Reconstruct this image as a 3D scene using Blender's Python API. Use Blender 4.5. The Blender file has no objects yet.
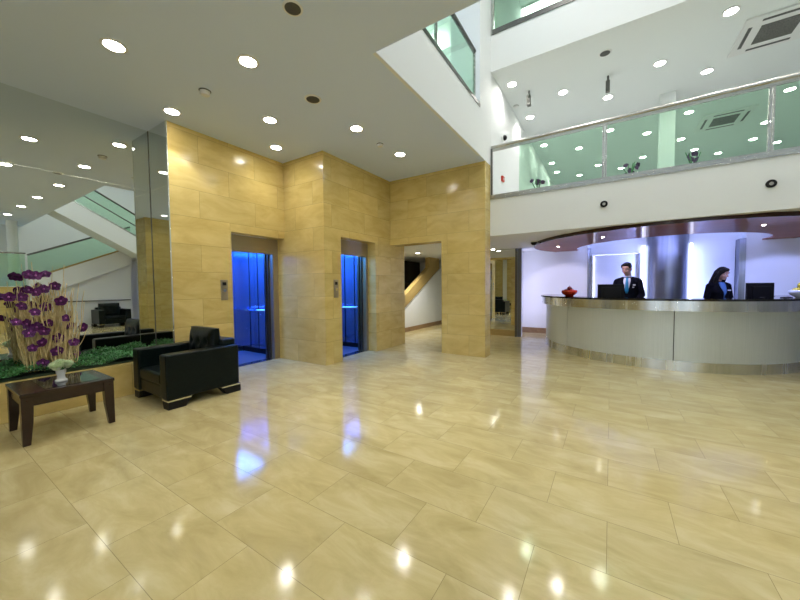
import bpy, bmesh, math, random
from mathutils import Vector, Matrix
random.seed(7)
PI = math.pi
sc = bpy.context.scene
COL = sc.collection

# ------------------------------------------------------------------ geometry builder
class G:
    def __init__(s): s.bm = bmesh.new()
    def faces(s, vs, fs):
        v = [s.bm.verts.new(p) for p in vs]
        for f in fs:
            try: s.bm.faces.new([v[i] for i in f])
            except ValueError: pass
        return s
    def box(s, x0, x1, y0, y1, z0, z1):
        vs = [(x, y, z) for z in (z0, z1) for y in (y0, y1) for x in (x0, x1)]
        return s.faces(vs, [(0,2,3,1),(4,5,7,6),(0,1,5,4),(2,6,7,3),(0,4,6,2),(1,3,7,5)])
    def prism(s, poly, a, b, axis='z'):
        def P(u, v, w):
            return {'z': (u, v, w), 'x': (w, u, v), 'y': (u, w, v)}[axis]
        n = len(poly)
        vs = [P(u, v, a) for u, v in poly] + [P(u, v, b) for u, v in poly]
        fs = [tuple(range(n - 1, -1, -1)), tuple(range(n, 2 * n))]
        fs += [(i, (i + 1) % n, n + (i + 1) % n, n + i) for i in range(n)]
        return s.faces(vs, fs)
    def rings(s, rs, cap=True, loop=False):
        n = len(rs[0]); vs = [p for r in rs for p in r]; fs = []
        m = len(rs)
        for k in range(m if loop else m - 1):
            k2 = (k + 1) % m
            for i in range(n):
                j = (i + 1) % n
                fs.append((k*n+i, k*n+j, k2*n+j, k2*n+i))
        if cap and not loop:
            fs.append(tuple(range(n - 1, -1, -1))); fs.append(tuple(range((m-1)*n, m*n)))
        return s.faces(vs, fs)
    def tube(s, pts, r, n=10, loop=False):
        pts = [Vector(p) for p in pts]; m = len(pts); rs = []
        up = None
        for i, p in enumerate(pts):
            if loop: t = pts[(i+1) % m] - pts[i-1]
            else: t = pts[min(i+1, m-1)] - pts[max(i-1, 0)]
            if t.length < 1e-9: t = Vector((0, 0, 1))
            t.normalize()
            if up is None:
                a = Vector((0, 0, 1)) if abs(t.z) < .9 else Vector((1, 0, 0))
                up = (a - t * a.dot(t)).normalized()
            else:
                up = (up - t * up.dot(t))
                up = up.normalized() if up.length > 1e-6 else t.orthogonal().normalized()
            b = t.cross(up); rr = r[i] if isinstance(r, (list, tuple)) else r
            rs.append([tuple(p + (up*math.cos(2*PI*k/n) + b*math.sin(2*PI*k/n))*rr) for k in range(n)])
        return s.rings(rs, True, loop)
    def lathe(s, prof, c=(0,0,0), n=24):
        cx, cy, cz = c
        rs = [[(cx + max(r,1e-4)*math.cos(2*PI*k/n), cy + max(r,1e-4)*math.sin(2*PI*k/n), cz + z) for k in range(n)] for r, z in prof]
        return s.rings(rs)
    def ball(s, c, r, u=16, v=10, M=None):
        if not isinstance(r, (list, tuple)): r = (r, r, r)
        rs = []
        for j in range(v + 1):
            th = PI * (j + .02*(j == 0) - .02*(j == v)) / v
            ring = []
            for k in range(u):
                p = Vector((r[0]*math.sin(th)*math.cos(2*PI*k/u), r[1]*math.sin(th)*math.sin(2*PI*k/u), -r[2]*math.cos(th)))
                if M: p = M @ p
                ring.append((p.x + c[0], p.y + c[1], p.z + c[2]))
            rs.append(ring)
        return s.rings(rs)
    def cap(s, p0, p1, r0, r1, n=14):
        p0, p1 = Vector(p0), Vector(p1); d = p1 - p0; L = d.length; d.normalize()
        pts, rr = [], []
        for k in range(5):
            a = PI/2*(1 - k/4); pts.append(p0 - d*r0*math.sin(a)); rr.append(max(r0*math.cos(a), r0*.08))
        for k in range(5):
            a = PI/2*k/4; pts.append(p1 + d*r1*math.sin(a)); rr.append(max(r1*math.cos(a), r1*.08))
        return s.tube(pts, rr, n)
    def arc(s, cx, cy, r0, r1, a0, a1, z0, z1, n=64):
        rs = []
        for k in range(n + 1):
            a = a0 + (a1 - a0)*k/n; c, q = math.cos(a), math.sin(a)
            rs.append([(cx+r0*c, cy+r0*q, z0), (cx+r1*c, cy+r1*q, z0), (cx+r1*c, cy+r1*q, z1), (cx+r0*c, cy+r0*q, z1)])
        return s.rings(rs)
    def add(s, other, M):
        other.bm.transform(M); me = bpy.data.meshes.new('t'); other.bm.to_mesh(me); s.bm.from_mesh(me)
        bpy.data.meshes.remove(me); return s

ROOT = {}
def root_loc(p):
    while p.parent: p = p.parent
    return Vector(p.location)

def obj(name, g, mat, parent=None, bevel=0, smooth=False, local=False, label=None, kind=None, segs=2):
    bmesh.ops.recalc_face_normals(g.bm, faces=g.bm.faces)
    me = bpy.data.meshes.new(name)
    if parent and not local:
        g.bm.transform(Matrix.Translation(-root_loc(parent)))
    g.bm.to_mesh(me); g.bm.free()
    o = bpy.data.objects.new(name, me); COL.objects.link(o)
    if mat: me.materials.append(mat)
    if parent: o.parent = parent
    if smooth:
        for p in me.polygons: p.use_smooth = True
        if smooth == 'auto':
            me.set_sharp_from_angle(angle=math.radians(38))
    if bevel:
        b = o.modifiers.new('bevel', 'BEVEL'); b.width = bevel; b.segments = segs; b.limit_method = 'ANGLE'
        b.harden_normals = False
    if label: o['label'] = label
    if kind: o['kind'] = kind
    return o

def thing(name, label, cat, loc=(0,0,0), rz=0, group=None):
    o = bpy.data.objects.new(name, None); o.empty_display_size = .1; COL.objects.link(o)
    o.location = loc; o.rotation_euler = (0, 0, rz)
    return tag(o, label, cat, group)
def tag(o, label, cat, group=None):
    o['label'] = label; o['category'] = cat
    if group: o['group'] = group
    return o
def recentre(o, loc):
    loc = Vector(loc); o.data.transform(Matrix.Translation(-loc)); o.location = loc; return o
def struct(name, g, mat, **k): return obj(name, g, mat, kind='structure', **k)
def dup(o, parent=None):
    c = o.copy(); COL.objects.link(c)
    if parent is not None: c.parent = parent
    for ch in list(o.children): dup(ch, c)
    return c
def set_props(o, label, group=None):
    o['label'] = label
    if group: o['group'] = group
    return o

# ------------------------------------------------------------------ materials
def mat(name, col, rough=.5, metal=0, spec=.5, emit=None, es=0, **k):
    m = bpy.data.materials.new(name); m.use_nodes = True
    b = m.node_tree.nodes['Principled BSDF']
    b.inputs['Base Color'].default_value = (*col, 1); b.inputs['Roughness'].default_value = rough
    b.inputs['Metallic'].default_value = metal; b.inputs['Specular IOR Level'].default_value = spec
    if emit: b.inputs['Emission Color'].default_value = (*emit, 1); b.inputs['Emission Strength'].default_value = es
    for a, v in k.items(): b.inputs[a.replace('_', ' ')].default_value = v
    return m
def nodes(m): return m.node_tree.nodes, m.node_tree.links, m.node_tree.nodes['Principled BSDF']
def N(m, t, **k):
    n = m.node_tree.nodes.new(t)
    for a, v in k.items():
        if hasattr(n, a): setattr(n, a, v)
        else: n.inputs[a.replace('_', ' ')].default_value = v
    return n
def noisy(m, c0, c1, scale=8, stretch=(1,1,1), detail=4, bump=0, lo=.3, hi=.7, rough=None):
    nd, ln, b = nodes(m)
    tc = N(m, 'ShaderNodeTexCoord'); mp = N(m, 'ShaderNodeMapping'); mp.inputs['Scale'].default_value = stretch
    ln.new(tc.outputs['Object'], mp.inputs['Vector'])
    no = N(m, 'ShaderNodeTexNoise', Scale=scale, Detail=detail, Roughness=.6); ln.new(mp.outputs[0], no.inputs['Vector'])
    cr = N(m, 'ShaderNodeValToRGB'); cr.color_ramp.elements[0].position = lo; cr.color_ramp.elements[1].position = hi
    cr.color_ramp.elements[0].color = (*c0, 1); cr.color_ramp.elements[1].color = (*c1, 1)
    ln.new(no.outputs['Fac'], cr.inputs[0]); ln.new(cr.outputs[0], b.inputs['Base Color'])
    if bump:
        bp = N(m, 'ShaderNodeBump', Strength=bump, Distance=.01); ln.new(no.outputs['Fac'], bp.inputs['Height']); ln.new(bp.outputs[0], b.inputs['Normal'])
    if rough:
        mr = N(m, 'ShaderNodeMapRange'); mr.inputs[3].default_value = rough[0]; mr.inputs[4].default_value = rough[1]
        ln.new(no.outputs['Fac'], mr.inputs[0]); ln.new(mr.outputs[0], b.inputs['Roughness'])
    return m

def stone(name, cols, joint, bw, bh, off, wall, rough, vein, streak):
    m = mat(name, cols[0], rough); nd, ln, b = nodes(m)
    geo = N(m, 'ShaderNodeNewGeometry'); sep = N(m, 'ShaderNodeSeparateXYZ'); ln.new(geo.outputs['Position'], sep.inputs[0])
    comb = N(m, 'ShaderNodeCombineXYZ')
    if wall:
        ad = N(m, 'ShaderNodeMath', operation='ADD'); ln.new(sep.outputs[0], ad.inputs[0]); ln.new(sep.outputs[1], ad.inputs[1])
        ad2 = N(m, 'ShaderNodeMath', operation='ADD'); ln.new(ad.outputs[0], ad2.inputs[0]); ad2.inputs[1].default_value = off[0]
        ad3 = N(m, 'ShaderNodeMath', operation='ADD'); ln.new(sep.outputs[2], ad3.inputs[0]); ad3.inputs[1].default_value = off[1]
    else:
        ad2 = N(m, 'ShaderNodeMath', operation='ADD'); ln.new(sep.outputs[0], ad2.inputs[0]); ad2.inputs[1].default_value = off[0]
        ad3 = N(m, 'ShaderNodeMath', operation='ADD'); ln.new(sep.outputs[1], ad3.inputs[0]); ad3.inputs[1].default_value = off[1]
    ln.new(ad2.outputs[0], comb.inputs[0]); ln.new(ad3.outputs[0], comb.inputs[1])
    br = N(m, 'ShaderNodeTexBrick', offset=.5, offset_frequency=2, squash=1.0, squash_frequency=2)
    br.inputs['Scale'].default_value = 1; br.inputs['Mortar Size'].default_value = joint; br.inputs['Mortar Smooth'].default_value = .1
    br.inputs['Bias'].default_value = 0; br.inputs['Brick Width'].default_value = bw; br.inputs['Row Height'].default_value = bh
    br.inputs['Color1'].default_value = (0,0,0,1); br.inputs['Color2'].default_value = (1,1,1,1); br.inputs['Mortar'].default_value = (.5,.5,.5,1)
    ln.new(comb.outputs[0], br.inputs['Vector'])
    # every slab shifts the veining
    sc1 = N(m, 'ShaderNodeVectorMath', operation='SCALE'); ln.new(br.outputs['Color'], sc1.inputs[0]); sc1.inputs['Scale'].default_value = 7
    av = N(m, 'ShaderNodeVectorMath', operation='ADD'); ln.new(comb.outputs[0], av.inputs[0]); ln.new(sc1.outputs[0], av.inputs[1])
    mp = N(m, 'ShaderNodeMapping'); mp.inputs['Scale'].default_value = streak; mp.inputs['Rotation'].default_value = (0, 0, .12)
    ln.new(av.outputs[0], mp.inputs['Vector'])
    n1 = N(m, 'ShaderNodeTexNoise', Scale=2.2, Detail=8, Roughness=.62, Distortion=.6); ln.new(mp.outputs[0], n1.inputs['Vector'])
    cr = N(m, 'ShaderNodeValToRGB'); e = cr.color_ramp.elements; e[0].position = .28; e[1].position = .72
    e[0].color = (*cols[0], 1); e[1].color = (*cols[2], 1); em = e.new(.5); em.color = (*cols[1], 1)
    ln.new(n1.outputs['Fac'], cr.inputs[0])
    # tone per slab
    hs = N(m, 'ShaderNodeHueSaturation'); ln.new(cr.outputs[0], hs.inputs['Color'])
    mr = N(m, 'ShaderNodeMapRange'); mr.inputs[3].default_value = .93 if wall else .955; mr.inputs[4].default_value = 1.07 if wall else 1.045
    ln.new(br.outputs['Color'], mr.inputs[0]); ln.new(mr.outputs[0], hs.inputs['Value'])
    # dark flecks
    n2 = N(m, 'ShaderNodeTexNoise', Scale=9, Detail=6, Roughness=.75, Distortion=1.2); ln.new(mp.outputs[0], n2.inputs['Vector'])
    r2 = N(m, 'ShaderNodeValToRGB'); r2.color_ramp.elements[0].position = .66; r2.color_ramp.elements[1].position = .76
    r2.color_ramp.elements[0].color = (0,0,0,1); r2.color_ramp.elements[1].color = (vein[3],)*3 + (1,)
    ln.new(n2.outputs['Fac'], r2.inputs[0])
    mx = N(m, 'ShaderNodeMixRGB'); ln.new(r2.outputs[0], mx.inputs[0]); ln.new(hs.outputs[0], mx.inputs[1]); mx.inputs[2].default_value = (*vein[:3], 1)
    mj = N(m, 'ShaderNodeMixRGB'); ln.new(br.outputs['Fac'], mj.inputs[0]); ln.new(mx.outputs[0], mj.inputs[1]); mj.inputs[2].default_value = (*[c*(.70 if wall else .66) for c in cols[0]], 1)
    ln.new(mj.outputs[0], b.inputs['Base Color'])
    rr = N(m, 'ShaderNodeMapRange'); rr.inputs[3].default_value = rough; rr.inputs[4].default_value = rough + .1
    ln.new(n1.outputs['Fac'], rr.inputs[0]); ln.new(rr.outputs[0], b.inputs['Roughness'])
    bp = N(m, 'ShaderNodeBump', Strength=.25, Distance=.002); bp.invert = True
    ln.new(br.outputs['Fac'], bp.inputs['Height']); ln.new(bp.outputs[0], b.inputs['Normal'])
    return m

def glass(name, tint, refl=.12):
    m = bpy.data.materials.new(name); m.use_nodes = True; nt = m.node_tree; nt.nodes.clear()
    out = nt.nodes.new('ShaderNodeOutputMaterial'); mx = nt.nodes.new('ShaderNodeMixShader')
    tr = nt.nodes.new('ShaderNodeBsdfTransparent'); gl = nt.nodes.new('ShaderNodeBsdfGlossy'); lw = nt.nodes.new('ShaderNodeLayerWeight'); pw = nt.nodes.new('ShaderNodeMath'); pw.operation = 'POWER'; fr = nt.nodes.new('ShaderNodeMath'); fr.operation = 'MULTIPLY_ADD'
    tr.inputs[0].default_value = (*tint, 1); gl.inputs['Roughness'].default_value = .01; gl.inputs[0].default_value = (.8,.95,.88,1)
    lw.inputs[0].default_value = .5; pw.inputs[1].default_value = 4; fr.inputs[1].default_value = .45; fr.inputs[2].default_value = .03
    nt.links.new(lw.outputs['Facing'], pw.inputs[0]); nt.links.new(pw.outputs[0], fr.inputs[0])
    nt.links.new(fr.outputs[0], mx.inputs[0]); nt.links.new(tr.outputs[0], mx.inputs[1]); nt.links.new(gl.outputs[0], mx.inputs[2]); nt.links.new(mx.outputs[0], out.inputs[0])
    return m
def emis(name, col, s, hidden_from_sampling=False):
    m = bpy.data.materials.new(name); m.use_nodes = True; nt = m.node_tree; nt.nodes.clear()
    out = nt.nodes.new('ShaderNodeOutputMaterial'); e = nt.nodes.new('ShaderNodeEmission')
    e.inputs[0].default_value = (*col, 1); e.inputs[1].default_value = s; nt.links.new(e.outputs[0], out.inputs[0])
    if hidden_from_sampling: m.cycles.emission_sampling = 'NONE'
    return m

M = {}
M['floor'] = stone('polished_beige_marble', [(.44,.362,.155),(.54,.455,.215),(.64,.565,.305)], .0014, .632, .3985, (.946, -1.757+.3985*8), False, .055, (.24,.13,.05,.45), (1.1,2.6,1))
M['wall'] = stone('gold_marble_slabs', [(.55,.395,.12),(.65,.50,.175),(.735,.595,.245)],   .0022, .90, .397, (.35, 0), True, .14, (.40,.27,.09,.25), (.8,2.2,1))
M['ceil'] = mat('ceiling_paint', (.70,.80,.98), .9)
M['white'] = mat('white_paint', (.82,.85,.84), .7)
M['grey_paint'] = mat('grey_paint', (.55,.56,.55), .8)
M['brown_paint'] = mat('dark_brown_paint', (.05,.036,.02), .7)
M['base'] = noisy(mat('brown_skirting', (.3,.2,.1), .3), (.22,.13,.06), (.34,.22,.11), 6, (1,1,1))
M['gold_trim'] = mat('ochre_coping', (.42,.30,.10), .4)
M['mirror'] = mat('silvered_mirror', (.77,.795,.765), .005, 1)
M['edge'] = mat('mirror_edge', (.9,.93,.9), .2, .8)
M['steel'] = noisy(mat('brushed_steel', (.55,.54,.5), .28, 1), (.42,.41,.38), (.62,.61,.57), 3, (1,1,60), rough=(.18,.36))
M['steel_col'] = noisy(mat('column_steel', (.5,.5,.5), .3, 1), (.20,.22,.27), (.30,.32,.36), 2, (6,6,.15), rough=(.30,.38))
M['steel_v'] = noisy(mat('steel_band', (.6,.59,.55), .25, 1), (.58,.61,.62), (.86,.89,.90), 2.2, (3,3,.05), rough=(.18,.34))
M['chrome'] = mat('chrome', (.82,.82,.8), .08, 1)
M['dark_steel'] = mat('dark_steel', (.16,.16,.15), .35, 1)
M['lift_metal'] = mat('bronze_grey_metal', (.36,.31,.22), .35, .7)
M['leather'] = noisy(mat('black_leather', (.002,.006,.006), .36, spec=.18), (.0012,.0042,.0042), (.003,.008,.0078), 30, bump=.06)
M['wood'] = noisy(mat('dark_mahogany', (.03,.010,.007), .25), (.017,.0055,.0045), (.027,.009,.006), 3, (1,9,9))
M['inset'] = mat('dark_glass_inset', (.012,.02,.02), .06)
M['canopy'] = noisy(mat('brown_lacquered_wood', (.3,.13,.1), .05), (.27,.115,.09), (.34,.15,.115), 3, (.6,6,1))
_m = M['canopy']; _nt = _m.node_tree; _df = _nt.nodes.new('ShaderNodeBsdfDiffuse'); _gl = _nt.nodes.new('ShaderNodeBsdfGlossy'); _mx = _nt.nodes.new('ShaderNodeMixShader')
_gl.inputs['Roughness'].default_value = .06; _gl.inputs[0].default_value = (1, .93, .90, 1); _mx.inputs[0].default_value = .22
_bs = _nt.nodes['Principled BSDF'].inputs['Base Color'].links[0].from_socket
_nt.links.new(_bs, _df.inputs[0]); _nt.links.new(_df.outputs[0], _mx.inputs[1]); _nt.links.new(_gl.outputs[0], _mx.inputs[2])
_nt.links.new(_mx.outputs[0], [n for n in _nt.nodes if n.type == 'OUTPUT_MATERIAL'][0].inputs[0])
M['canopy_rim'] = mat('dark_brown_rim', (.035,.012,.008), .2)
M['granite'] = noisy(mat('black_granite', (.01,.01,.01), .08), (.006,.006,.006), (.02,.02,.02), 80)
M['panel'] = noisy(mat('silver_grey_panel', (.50,.52,.48), .42, .4), (.64,.70,.69), (.71,.765,.76), 5, (22,22,.25))
M['desk'] = mat('inner_desk', (.25,.2,.15), .4)
M['glass'] = glass('green_glass', (.80,.935,.84)); M['clear'] = glass('clear_glass', (.93,.97,.95))
M['black'] = mat('black_plastic', (.007,.007,.008), .5, spec=.25)
M['screen'] = mat('screen_glow', (.02,.02,.03), .2, emit=(.5,.65,1), es=1.2)
M['mark'] = mat('pale_mark', (.6,.62,.65), .4)
M['lamp'] = emis('lamp_lens', (1,.97,.9), 60, True)
M['trimring'] = mat('white_trim', (.8,.8,.78), .4)
M['led'] = emis('blue_white_led', (.62,.68,1.0), 5)
M['led_cove'] = emis('cove_led', (.36,.42,1.0), 42)
M['blue_led'] = emis('blue_lift_lamp', (.10,.45,1.0), 9)
M['lift_panel'] = mat('lift_blue_panel', (.25,.33,.62), .13, .75)
M['lift_floor'] = mat('lift_floor', (.15,.18,.28), .15)
M['grey_vent'] = mat('vent_grey', (.36,.36,.34), .6)
M['vent_dark'] = noisy(mat('vent_dark', (.10,.10,.09), .8), (.05,.05,.045), (.16,.16,.15), 60)
M['dark'] = mat('dark_grey', (.06,.06,.055), .5)
M['leaf'] = noisy(mat('box_leaf', (.03,.10,.03), .45), (.02,.12,.035), (.12,.40,.12), 14)
M['leaf_shade'] = mat('hedge_shade', (.012,.03,.012), .9)  # near-black green stands for the shade deep between the leaves
M['branch'] = noisy(mat('gold_willow', (.66,.52,.24), .5), (.46,.34,.13), (.85,.72,.40), 9)
M['orchid'] = noisy(mat('purple_petal', (.13,.006,.14), .5), (.04,.0015,.05), (.15,.006,.165), 40)
M['orchid_lip'] = mat('pale_lip', (.45,.12,.42), .5)
M['mum'] = noisy(mat('pale_green_petal', (.7,.8,.55), .6), (.55,.72,.36), (.85,.90,.74), 60)
M['ceramic'] = mat('white_ceramic', (.78,.80,.80), .15)
M['red'] = mat('red_glaze', (.62,.035,.008), .15)
M['fruit_dark'] = mat('dark_red_fruit', (.16,.02,.02), .3); M['fruit_red'] = mat('red_fruit', (.45,.03,.02), .3)
M['yellow'] = mat('yellow_fruit', (.70,.58,.06), .35); M['green_fruit'] = mat('green_fruit', (.42,.55,.06), .35)
M['skin'] = mat('skin', (.52,.29,.21), .5); M['hair'] = mat('dark_hair', (.008,.006,.005), .6, spec=.2)
M['suit'] = noisy(mat('navy_suit', (.005,.005,.01), .9, spec=.1), (.004,.0045,.008), (.007,.008,.014), 50)
M['blacksuit'] = mat('black_suit', (.004,.004,.006), .9, spec=.1)
M['shirt'] = mat('white_shirt', (.75,.76,.85), .7); M['tie'] = mat('blue_tie', (.01,.22,.42), .5)
M['blouse'] = mat('blue_scarf', (.06,.16,.40), .6); M['shoe'] = mat('shoe_black', (.01,.01,.01), .25)
M['eye'] = mat('eye', (.6,.6,.58), .2); M['iris'] = mat('iris', (.02,.012,.008), .2); M['lips'] = mat('lips', (.38,.13,.11), .45)
M['door'] = noisy(mat('brown_door', (.2,.13,.08), .5), (.17,.11,.07), (.24,.16,.10), 4, (1,8,1))
M['alarm'] = mat('alarm_red', (.55,.03,.02), .4)

# ------------------------------------------------------------------ key dimensions (metres)
CZ = 3.633          # lobby ceiling
XM = -5.685         # mirror plane
XE1, XE2 = -5.115, -4.09
YF = 5.98           # front of the far pier
XV = -1.96          # edge of the void
YB = 6.27           # balcony front

# ------------------------------------------------------------------ the setting
struct('floor', G().box(-9, 7, -4.2, 15, -.2, 0), M['floor'])
g = G(); g.box(-7.5, 6.7, -4.2, 2.65, CZ, 4.40); g.box(-7.5, XV-.02, 2.65, YF+.28, CZ, 4.44)
struct('ceiling', g, M['ceil'])
struct('wall_left', G().box(-5.95, XM-.012, -4.2, 2.12, 0, CZ), M['white'])
g = G(); g.box(-5.95, XE1, 2.12, 2.98, 0, CZ); g.box(-5.315, XE1, 2.98, 4.0, 2.25, CZ)
struct('wall_elevator_left', g, M['wall'])
g = G(); g.box(-5.62, XE2, 4.0, 4.41, 0, CZ); g.box(-4.29, XE2, 4.41, 5.44, 2.25, CZ); g.box(-4.49, XE2, 5.44, 6.56, 0, CZ)
struct('wall_elevator_right', g, M['wall'])
g = G(); g.box(XE2, -2.855, YF, YB+.02, 2.25, CZ); g.box(-2.855, -1.965, YF, YB+.02, 0, CZ)
struct('wall_far_pier', g, M['wall'])
# upper structure
g = G(); g.box(-8.8, -1.1, YB+.02, 15, 2.31, 2.95); g.box(3.0, 6.7, YB+.02, 15, 2.31, 2.95); g.box(-1.1, 3.0, YB+.02, 7.7, 2.31, 2.95)
g.box(-1.1, 3.0, 10.3, 15, 2.31, 2.95); g.box(-1.1, 3.0, 7.7, 10.3, 2.61, 2.95)
struct('ceiling_under_balcony', g, M['white'])
struct('trim_1', G().box(-1.962, 6.7, YB, YB+.14, 2.30, 2.985), M['white'])            # balcony fascia
struct('ceiling_upper', G().box(-1.96, 6.7, YB+.02, 15, 5.37, 6.0), M['white'])
struct('trim_2', G().box(-1.962, 6.7, YB, YB+.14, 5.36, 6.02), M['white'])             # second balcony fascia
struct('wall_upper_left', G().box(-2.10, -1.96, 6.28, 15, 2.95, 8.2), M['white'])
struct('wall_void_pillar', G().box(-2.5, XV, 5.67, 6.275, CZ+.001, 8.2), M['white'])
struct('trim_3', G().box(-2.0, XV+.004, 2.652, 5.67, CZ-.002, 4.442), M['white'])        # white slab face over the void
struct('ceiling_roof', G().box(-8.8, 6.7, -.2, 15, 8.2, 8.4), M['white'])
struct('wall_upper_back', G().box(-8, 6.7, .2, .4, 4.40, 8.2), M['white'])
struct('wall_upper_room', G().box(-8, -2.1, 8.4, 8.55, 2.95, 8.2), M['white'])
struct('wall_upper_west', G().box(-7.7, -7.5, .2, 8.4, 4.4, 8.2), M['white'])
struct('wall_far_end', G().box(-2.1, 6.7, 14.8, 15, 2.95, 8.2), M['white'])
struct('trim_4', G().box(-7.4, -2.1, 8.1, 8.4, 7.55, 8.2), M['white'])                  # cornice of the upper room
struct('wall_right', G().box(6.5, 6.7, -4.2, 15, 0, 8.2), M['white'])
# reception back wall with recess
g = G(); g.box(-2.35, -1.1, 9.86, 10.3, 0, 2.31); g.box(-1.1, -.52, 9.86, 10.3, 0, 2.61); g.box(2.40, 3.0, 9.86, 10.3, 0, 2.61); g.box(3.0, 6.5, 9.86, 10.3, 0, 2.31); g.box(-.52, 2.40, 10.12, 10.3, 0, 2.61)
g.box(-2.35, -2.20, 8.97, 10.3, 0, 2.31); g.box(-4.2, -1.95, 8.885, 8.97, 0, 2.31)
struct('wall_reception', g, M['white'])
struct('baseboard_reception', G().box(-2.20, -.52, 9.842, 9.86, 0, .15), M['base'])
struct('baseboard_reception_right', G().box(2.40, 6.5, 9.842, 9.86, 0, .15), M['base'])
# passage behind the lift wall: side of a stair with coping
g = G().prism([(6.6,0),(11.6,0),(11.6,2.30),(10.55,1.97),(8.16,.744),(6.7,0.0)], -5.2, -5.08, 'x')
struct('wall_stair_side', g, M['white'])
g = G().prism([(6.7,0.0),(8.16,.744),(10.40,1.95),(10.40,2.31),(9.69,2.31),(9.69,1.97),(8.16,1.09),(6.7,.32)], -5.22, -5.06, 'x')
struct('trim_5', g, M['gold_trim'])
struct('baseboard_stair', G().box(-5.08, -5.06, 6.7, 11.6, 0, .13), M['base'])
struct('wall_stair_dark', G().box(-6.6, -6.5, 6.56, 11.6, 0, 2.31), M['brown_paint'])
struct('wall_passage_end', G().box(-6.5, -3.5, 11.6, 11.7, 0, 2.31), M['white'])
struct('wall_passage_right', G().box(-4.2, -4.1, 8.97, 11.6, 0, 2.31), M['white'])
struct('wall_lift_back', G().box(-6.6, -4.49, 6.56, 6.66, 0, 2.31), M['white'])
h = obj('stair_handrail', G().tube([(-6.3,6.66,1.42),(-6.3,11.6,1.55)], .04), M['black'], smooth=True)
tag(h, 'black handrail in the dark stairwell behind the gold coping', 'handrail')
# gold pillar beside the camera and window front behind
struct('wall_back', G().box(-5.95, -1.4, -4.2, -4.0, 0, CZ), M['wall'])
struct('wall_pillar_right', G().box(1.15, 2.0, -1.3, -.25, 0, CZ), M['wall'])
g = G()
for x in (-1.4, 1.2, 3.8, 6.4): g.box(x, x+.08, -4.12, -4.0, 0, CZ)
for z in (0, 2.3, CZ-.08): g.box(-1.4, 6.5, -4.12, -4.0, z, z+.08)
struct('window_1', g, M['dark_steel'])

# ------------------------------------------------------------------ mirrors
t = thing('wall_mirror', 'large frameless wall mirror behind the hedge planter', 'mirror', (XM, 0, .38))
obj('mirror_panel', G().box(XM-.010, XM, -3.0, 2.12, .38, 2.765), M['mirror'], t)
obj('mirror_panel', G().box(XM-.010, XM, -3.0, 2.12, 2.772, CZ), M['mirror'], t)
obj('joint_strip', G().box(XM-.011, XM+.0008, -3.0, 2.12, 2.765, 2.772), M['edge'], t)
obj('corner_strip', G().box(XM, XM+.006, 2.106, 2.112, .38, CZ), M['dark'], t)
t = thing('wall_mirror', 'narrow mirror cladding the side of the gold lift wall pier', 'mirror', (XM+.28, 2.115, .38))
obj('mirror_panel', G().box(XM+.003, XE1-.004, 2.111, 2.119, .38, 2.765), M['mirror'], t)
obj('mirror_panel', G().box(XM+.003, XE1-.004, 2.111, 2.119, 2.772, CZ), M['mirror'], t)
obj('joint_strip', G().box(XM+.003, XE1-.004, 2.110, 2.119, 2.765, 2.772), M['edge'], t)
obj('corner_strip', G().box(XE1-.006, XE1+.003, 2.108, 2.122, .0, CZ), M['edge'], t)
t = thing('wall_mirror', 'tall steel-framed mirror on gold plinth left of the reception wall', 'mirror', (-2.4, 8.87, 0))
obj('mirror_panel', G().box(-4.1, -2.10, 8.872, 8.884, .165, 2.30), M['mirror'], t)
obj('plinth', G().box(-4.1, -2.10, 8.86, 8.884, 0, .165), M['gold_trim'], t)
obj('frame_post', G().box(-2.10, -2.05, 8.80, 8.884, 0, 2.305), M['dark_steel'], t)
obj('frame_post', G().box(-2.05, -1.95, 8.84, 8.884, 0, 2.305), M['steel_col'], t, label='brushed steel frame post')

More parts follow.
